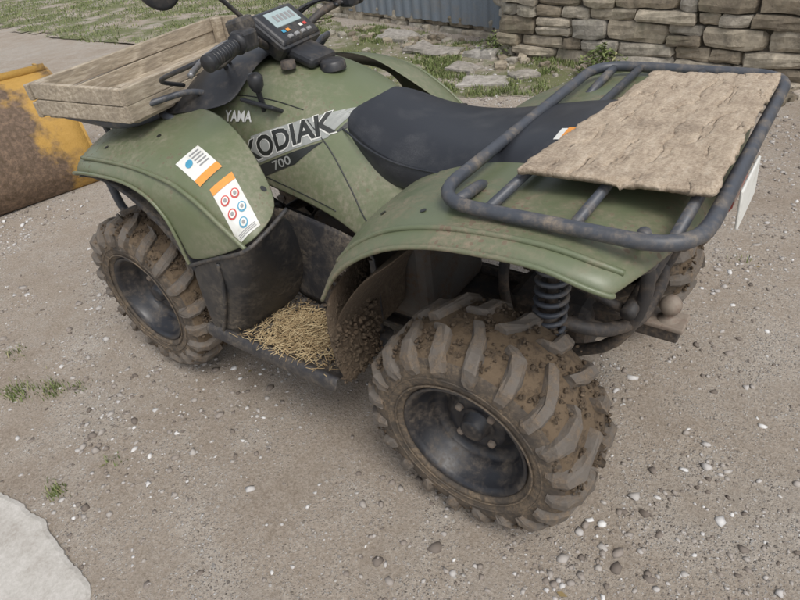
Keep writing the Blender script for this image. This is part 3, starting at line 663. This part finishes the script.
# ================================================================ STONE WALLS
cb=bmesh.new(); bmesh.ops.create_cube(cb,size=2); bmesh.ops.subdivide_edges(cb,edges=cb.edges,cuts=3,use_grid_fill=True)
bmesh.ops.triangulate(cb,faces=cb.faces)
cv=np.array([v.co[:] for v in cb.verts]); cf=np.array([[v.index for v in f.verts] for f in cb.faces]); cb.free()
pr=np.abs(cv); nrm=(pr**9).sum(1)**(1/9); cvr=cv/nrm[:,None]
STONE=island("wall_stone",[(0,(.20,.165,.12)),(.3,(.34,.285,.21)),(.6,(.46,.40,.31)),(.85,(.36,.33,.28)),(1,(.56,.50,.41))],.95,14,.8)
MORT=dirty("wall_mortar",(.13,.11,.085),(.07,.065,.045),6,.4,.6,.95,.95,.8,.02)
def stonemesh(name,S,parent,mat=STONE,amp=.16):
    Vs=[];Fs=[];k=len(cvr)
    for i,(c,s,rz) in enumerate(S):
        v=cvr*np.array(s)/2; sd=rng.uniform(0,50)
        dn=np.array([noise.noise(Vector((p[0]*9+sd,p[1]*9,p[2]*9))) for p in v])
        v=v*(1+amp*dn[:,None])+rng.normal(0,.002,v.shape)
        tilt=rng.normal(0,.025); X=v[:,0]*math.cos(tilt)-v[:,2]*math.sin(tilt); Z=v[:,0]*math.sin(tilt)+v[:,2]*math.cos(tilt)
        x=X*math.cos(rz)-v[:,1]*math.sin(rz); y=X*math.sin(rz)+v[:,1]*math.cos(rz)
        Vs.append(np.stack([x,y,Z],1)+np.array(c)); Fs.append(cf+i*k)
    return mk(name,np.concatenate(Vs).tolist(),np.concatenate(Fs).tolist(),mat,parent,smooth=False)
def wall(parent,p0,p1,z0,z1):
    p0=Vector(p0);p1=Vector(p1); D=p1-p0; Ln=D.length; d=D/Ln; rz=math.atan2(d.y,d.x); nrm=Vector((-d.y,d.x))
    z=z0;S=[]
    while z<z1:
        h=random.uniform(.08,.19) if z<1.2 else .22; x=-random.uniform(0,.2)
        while x<Ln:
            w=random.uniform(.12,.46)
            if random.random()<.2 and h>.12:
                for q in(0,1):
                    c=p0+d*(x+w/2)+nrm*random.gauss(0,.012); S.append(((c.x,c.y,z+h*(.25+.5*q)),(w*.98,.26,h*.5),rz))
            else:
                c=p0+d*(x+w/2)+nrm*random.gauss(0,.014); S.append(((c.x,c.y,z+h/2),(w*.99,.26,h*random.uniform(.94,1.02)),rz))
            x+=w
        z+=h
    stonemesh("stones",S,parent)
    c=p0.lerp(p1,.5)+nrm*.05
    box("mortar_core",(c.x,c.y,(z0+z1)/2-.03),(Ln,.25,z1-z0),MORT,parent,rot=(0,0,rz),bev=.002)
BW=empty("stone_wall"); wall(BW,(1.90,-3.56),(-5.0,-2.66),-.05,1.5)
BB=empty("stone_barn"); rz=math.radians(-14)
wall(BB,(4.75,-4.72),(1.85,-3.98),-.05,.12)
wall(BB,(2.12,-4.02),(1.78,-3.70),-.05,2.6); wall(BB,(4.95,-4.78),(4.45,-4.64),-.05,2.6)
DOORM=dirty("blue_grey_sheet",(.17,.20,.23),(.22,.19,.15),5,.45,.7,.6,.85,.2,.002)
V=[];F=[]; a=Vector((4.46,-4.60)); bb=Vector((2.10,-3.99)); n=150
for i in range(n+1):
    t=i/n; p=a.lerp(bb,t); o_=.012*math.copysign(abs(math.sin(t*34*math.pi))**.5,math.sin(t*34*math.pi)); p=p+Vector((.245,.97))*(.09+o_)
    V+=[(p.x,p.y,.09),(p.x,p.y,2.5)]
for i in range(n): F.append((2*i,2*i+2,2*i+3,2*i+1))
mk("sheet_door",V,F,DOORM,BB,smooth=False,solid=.004)
box("door_post",(2.09,-3.84,1.3),(.07,.07,2.6),CRATEW,BB,rot=(0,0,rz),bev=.006)
SLAB=island("pale_slab",[(0,(.24,.21,.18)),(.5,(.34,.31,.27)),(1,(.44,.41,.37))],.95,20,.5)
S=[]
for c,s,r in(((1.75,-2.75,-.005),(.36,.24,.05),.3),((2.05,-3.0,.0),(.30,.20,.06),-.2),((1.5,-2.95,.0),(.20,.14,.06),.8),((2.6,-3.4,.01),(.5,.25,.08),-.2),((3.3,-3.8,.01),(.45,.25,.08),-.2),((2.1,-3.4,.01),(.3,.2,.1),-.1)):
    S.append((c,s,r))
stonemesh("flagstones",S,None,SLAB,.5)
S=[]
for i in range(260):
    x=random.uniform(-2.5,4.2); yb=-3.14-.12*(x+.28) if x<1.9 else -3.68-.22*(x-1.9)
    s=random.uniform(.015,.08); S.append(((x,yb+abs(random.gauss(.06,.28)),s*.12),(s*1.4,s,s*.7),random.uniform(0,3)))
stonemesh("rubble",S,None,STONE,.5)
def weeds(name,cx,cy,n,r,h):
    V=[];F=[]
    for i in range(n):
        a=random.uniform(0,2*math.pi); rr=random.random()*r; x=cx+rr*math.cos(a); y=cy+rr*math.sin(a)*.6; z=random.uniform(.01,h)*(1-rr/r*.5); s=random.uniform(.012,.03); b=random.uniform(0,6.28); t=random.uniform(-.6,.6)
        d=Vector((math.cos(b),math.sin(b),t))*s; w=Vector((-math.sin(b),math.cos(b),random.uniform(-.4,.4)))*s*.4; c=Vector((x,y,z)); k=len(V)
        V+=[c-d,c+w,c+d,c-w]; F.append((k,k+1,k+2,k+3))
    mk(name,V,F,grassm(name+"_m",.9),None,smooth=False)
weeds("weed_plant",.95,-3.08,650,.18,.24); weeds("weed_plant.001",.1,-2.98,300,.16,.14); weeds("weed_plant.002",2.0,-3.45,300,.2,.2); weeds("weed_plant.003",-.9,-2.9,300,.2,.2)
# fallen leaves
V=[];F=[]
for i in range(16):
    x=random.uniform(-1.2,1.5); y=random.uniform(-2.4,1.0); a=random.uniform(0,6.28); s=random.uniform(.008,.016); z=gz(x,y)+.008; k=len(V)
    if i==0: x,y=-.42,-.95
    d=Vector((math.cos(a),math.sin(a),.15))*s; w=Vector((-math.sin(a),math.cos(a),.2))*s*.45; c=Vector((x,y,z)); V+=[c-d,c-d*.2+w,c+d,c-d*.2-w]; F.append((k,k+1,k+2,k+3))
mk("fallen_leaves",V,F,island("leaf",[(0,(.14,.17,.05)),(.5,(.22,.16,.07)),(1,(.28,.22,.10))]),None,smooth=False)
# ================================================================ LOADER BUCKET
m,nt,b=new_mat("yellow_bucket_paint"); g=N(nt,"ShaderNodeNewGeometry").outputs["Position"]
sp=N(nt,"ShaderNodeSeparateXYZ"); L(nt,g,sp.inputs[0]); n=noise_n(nt,g,4,8,.65); n2=noise_n(nt,g,40,6,.7)
ma=N(nt,"ShaderNodeMath",operation="MULTIPLY_ADD"); L(nt,sp.outputs[1],ma.inputs[0]); ma.inputs[1].default_value=1.4; ma.inputs[2].default_value=.24
mb=N(nt,"ShaderNodeMath",operation="ADD"); L(nt,ma.outputs[0],mb.inputs[0]); L(nt,n,mb.inputs[1])
f=ramp(nt,mb.outputs[0],[(.42,g3(0)),(.55,g3(1))])
yc=mix(nt,n2,(.34,.19,.035),(.48,.29,.07)); dc=mix(nt,ramp(nt,n2,[(.35,g3(0)),(.65,g3(1))]),(.045,.032,.024),(.19,.125,.08)); f=mix(nt,1,f,ramp(nt,n2,[(.2,g3(.8)),(.5,g3(1))]),"MULTIPLY")
f=mix(nt,1,f,ramp(nt,n,[(.48,g3(0)),(.62,g3(.8))]),"LIGHTEN")
L(nt,mix(nt,f,yc,dc),b.inputs["Base Color"]); b.inputs["Roughness"].default_value=.75; bump(nt,b,mix(nt,.5,n,n2),.9,.012); YEL=m
BK=empty("loader_bucket")
p0=Vector((3.14,-.36)); p1=Vector((3.62,1.3)); dd=(p1-p0).normalized(); nn=Vector((dd.y,-dd.x))
prof=[(.00,.0),(-.03,.06),(-.05,.14),(-.03,.28),(.03,.42),(.12,.53),(.24,.60),(.38,.63)]
pc=crom([(a,0,z) for a,z in prof],5)
V=[];F=[];n=24;k=len(pc)
for i in range(n+1):
    b0=p0.lerp(p1,i/n)
    for q in pc: V.append((b0.x+nn.x*q.x,b0.y+nn.y*q.x,q.z+.01))
for i in range(n):
    for j in range(k-1): a=i*k+j; F.append((a,a+1,a+k+1,a+k))
mk("bucket_shell",V,F,YEL,BK,solid=.012)
for t in(0,1):
    b0=p0.lerp(p1,t); V=[(b0.x+nn.x*q.x,b0.y+nn.y*q.x,q.z+.01) for q in pc]+[(b0.x+nn.x*.85,b0.y+nn.y*.85,.60),(b0.x+nn.x*.95,b0.y+nn.y*.95,.05)]
    mk("side_plate",V,[tuple(range(len(V)))],YEL,BK,smooth=False,solid=.015)
box("cutting_edge",(p0.lerp(p1,.5).x+nn.x*.5,p0.lerp(p1,.5).y+nn.y*.5,.03),(1.0,1.7,.025),RUST,BK,rot=(0,0,math.atan2(dd.y,dd.x)-math.pi/2),bev=.004)
tube("top_rib",[(p0.x+nn.x*.36,p0.y+nn.y*.36,.645),(p1.x+nn.x*.36,p1.y+nn.y*.36,.645)],.025,YEL,BK,k=2)

# ================================================================ CAMERA, LIGHT
F_=(.5151,-.6216,-.5902);R_=(-.8141,-.5703,-.11);U_=(.2682,-.5372,.7998)
cam=bpy.data.cameras.new("camera"); co=bpy.data.objects.new("camera",cam); COL.objects.link(co); scn.camera=co
co.matrix_world=Matrix(((R_[0],U_[0],-F_[0],-.4971),(R_[1],U_[1],-F_[1],1.291),(R_[2],U_[2],-F_[2],1.3865),(0,0,0,1)))
cam.sensor_width=36; cam.lens=36*588.2/800; cam.clip_start=.05; cam.clip_end=1000
el,az=math.radians(58),math.radians(150)
sd=Vector((math.cos(el)*math.cos(az),math.cos(el)*math.sin(az),math.sin(el)))
w=bpy.data.worlds.new("World"); scn.world=w; w.use_nodes=True; nt=w.node_tree; bg=nt.nodes["Background"]
sky=nt.nodes.new("ShaderNodeTexSky"); sky.sky_type="NISHITA"; sky.sun_disc=False; sky.sun_elevation=el; sky.sun_rotation=math.pi/2-az; sky.air_density=1; sky.dust_density=3
hs=nt.nodes.new("ShaderNodeHueSaturation"); hs.inputs["Saturation"].default_value=.35; hs.inputs["Value"].default_value=1.3
nt.links.new(sky.outputs[0],hs.inputs["Color"]); nt.links.new(hs.outputs[0],bg.inputs["Color"]); bg.inputs["Strength"].default_value=.15
sl=bpy.data.lights.new("sun","SUN"); sl.energy=1.5; sl.angle=math.radians(25); sl.color=(1,.96,.9)
so=bpy.data.objects.new("sun",sl); COL.objects.link(so); so.rotation_euler=sd.to_track_quat("Z","Y").to_euler()
scn.view_settings.view_transform="Standard"; scn.view_settings.look="None"; scn.view_settings.exposure=0
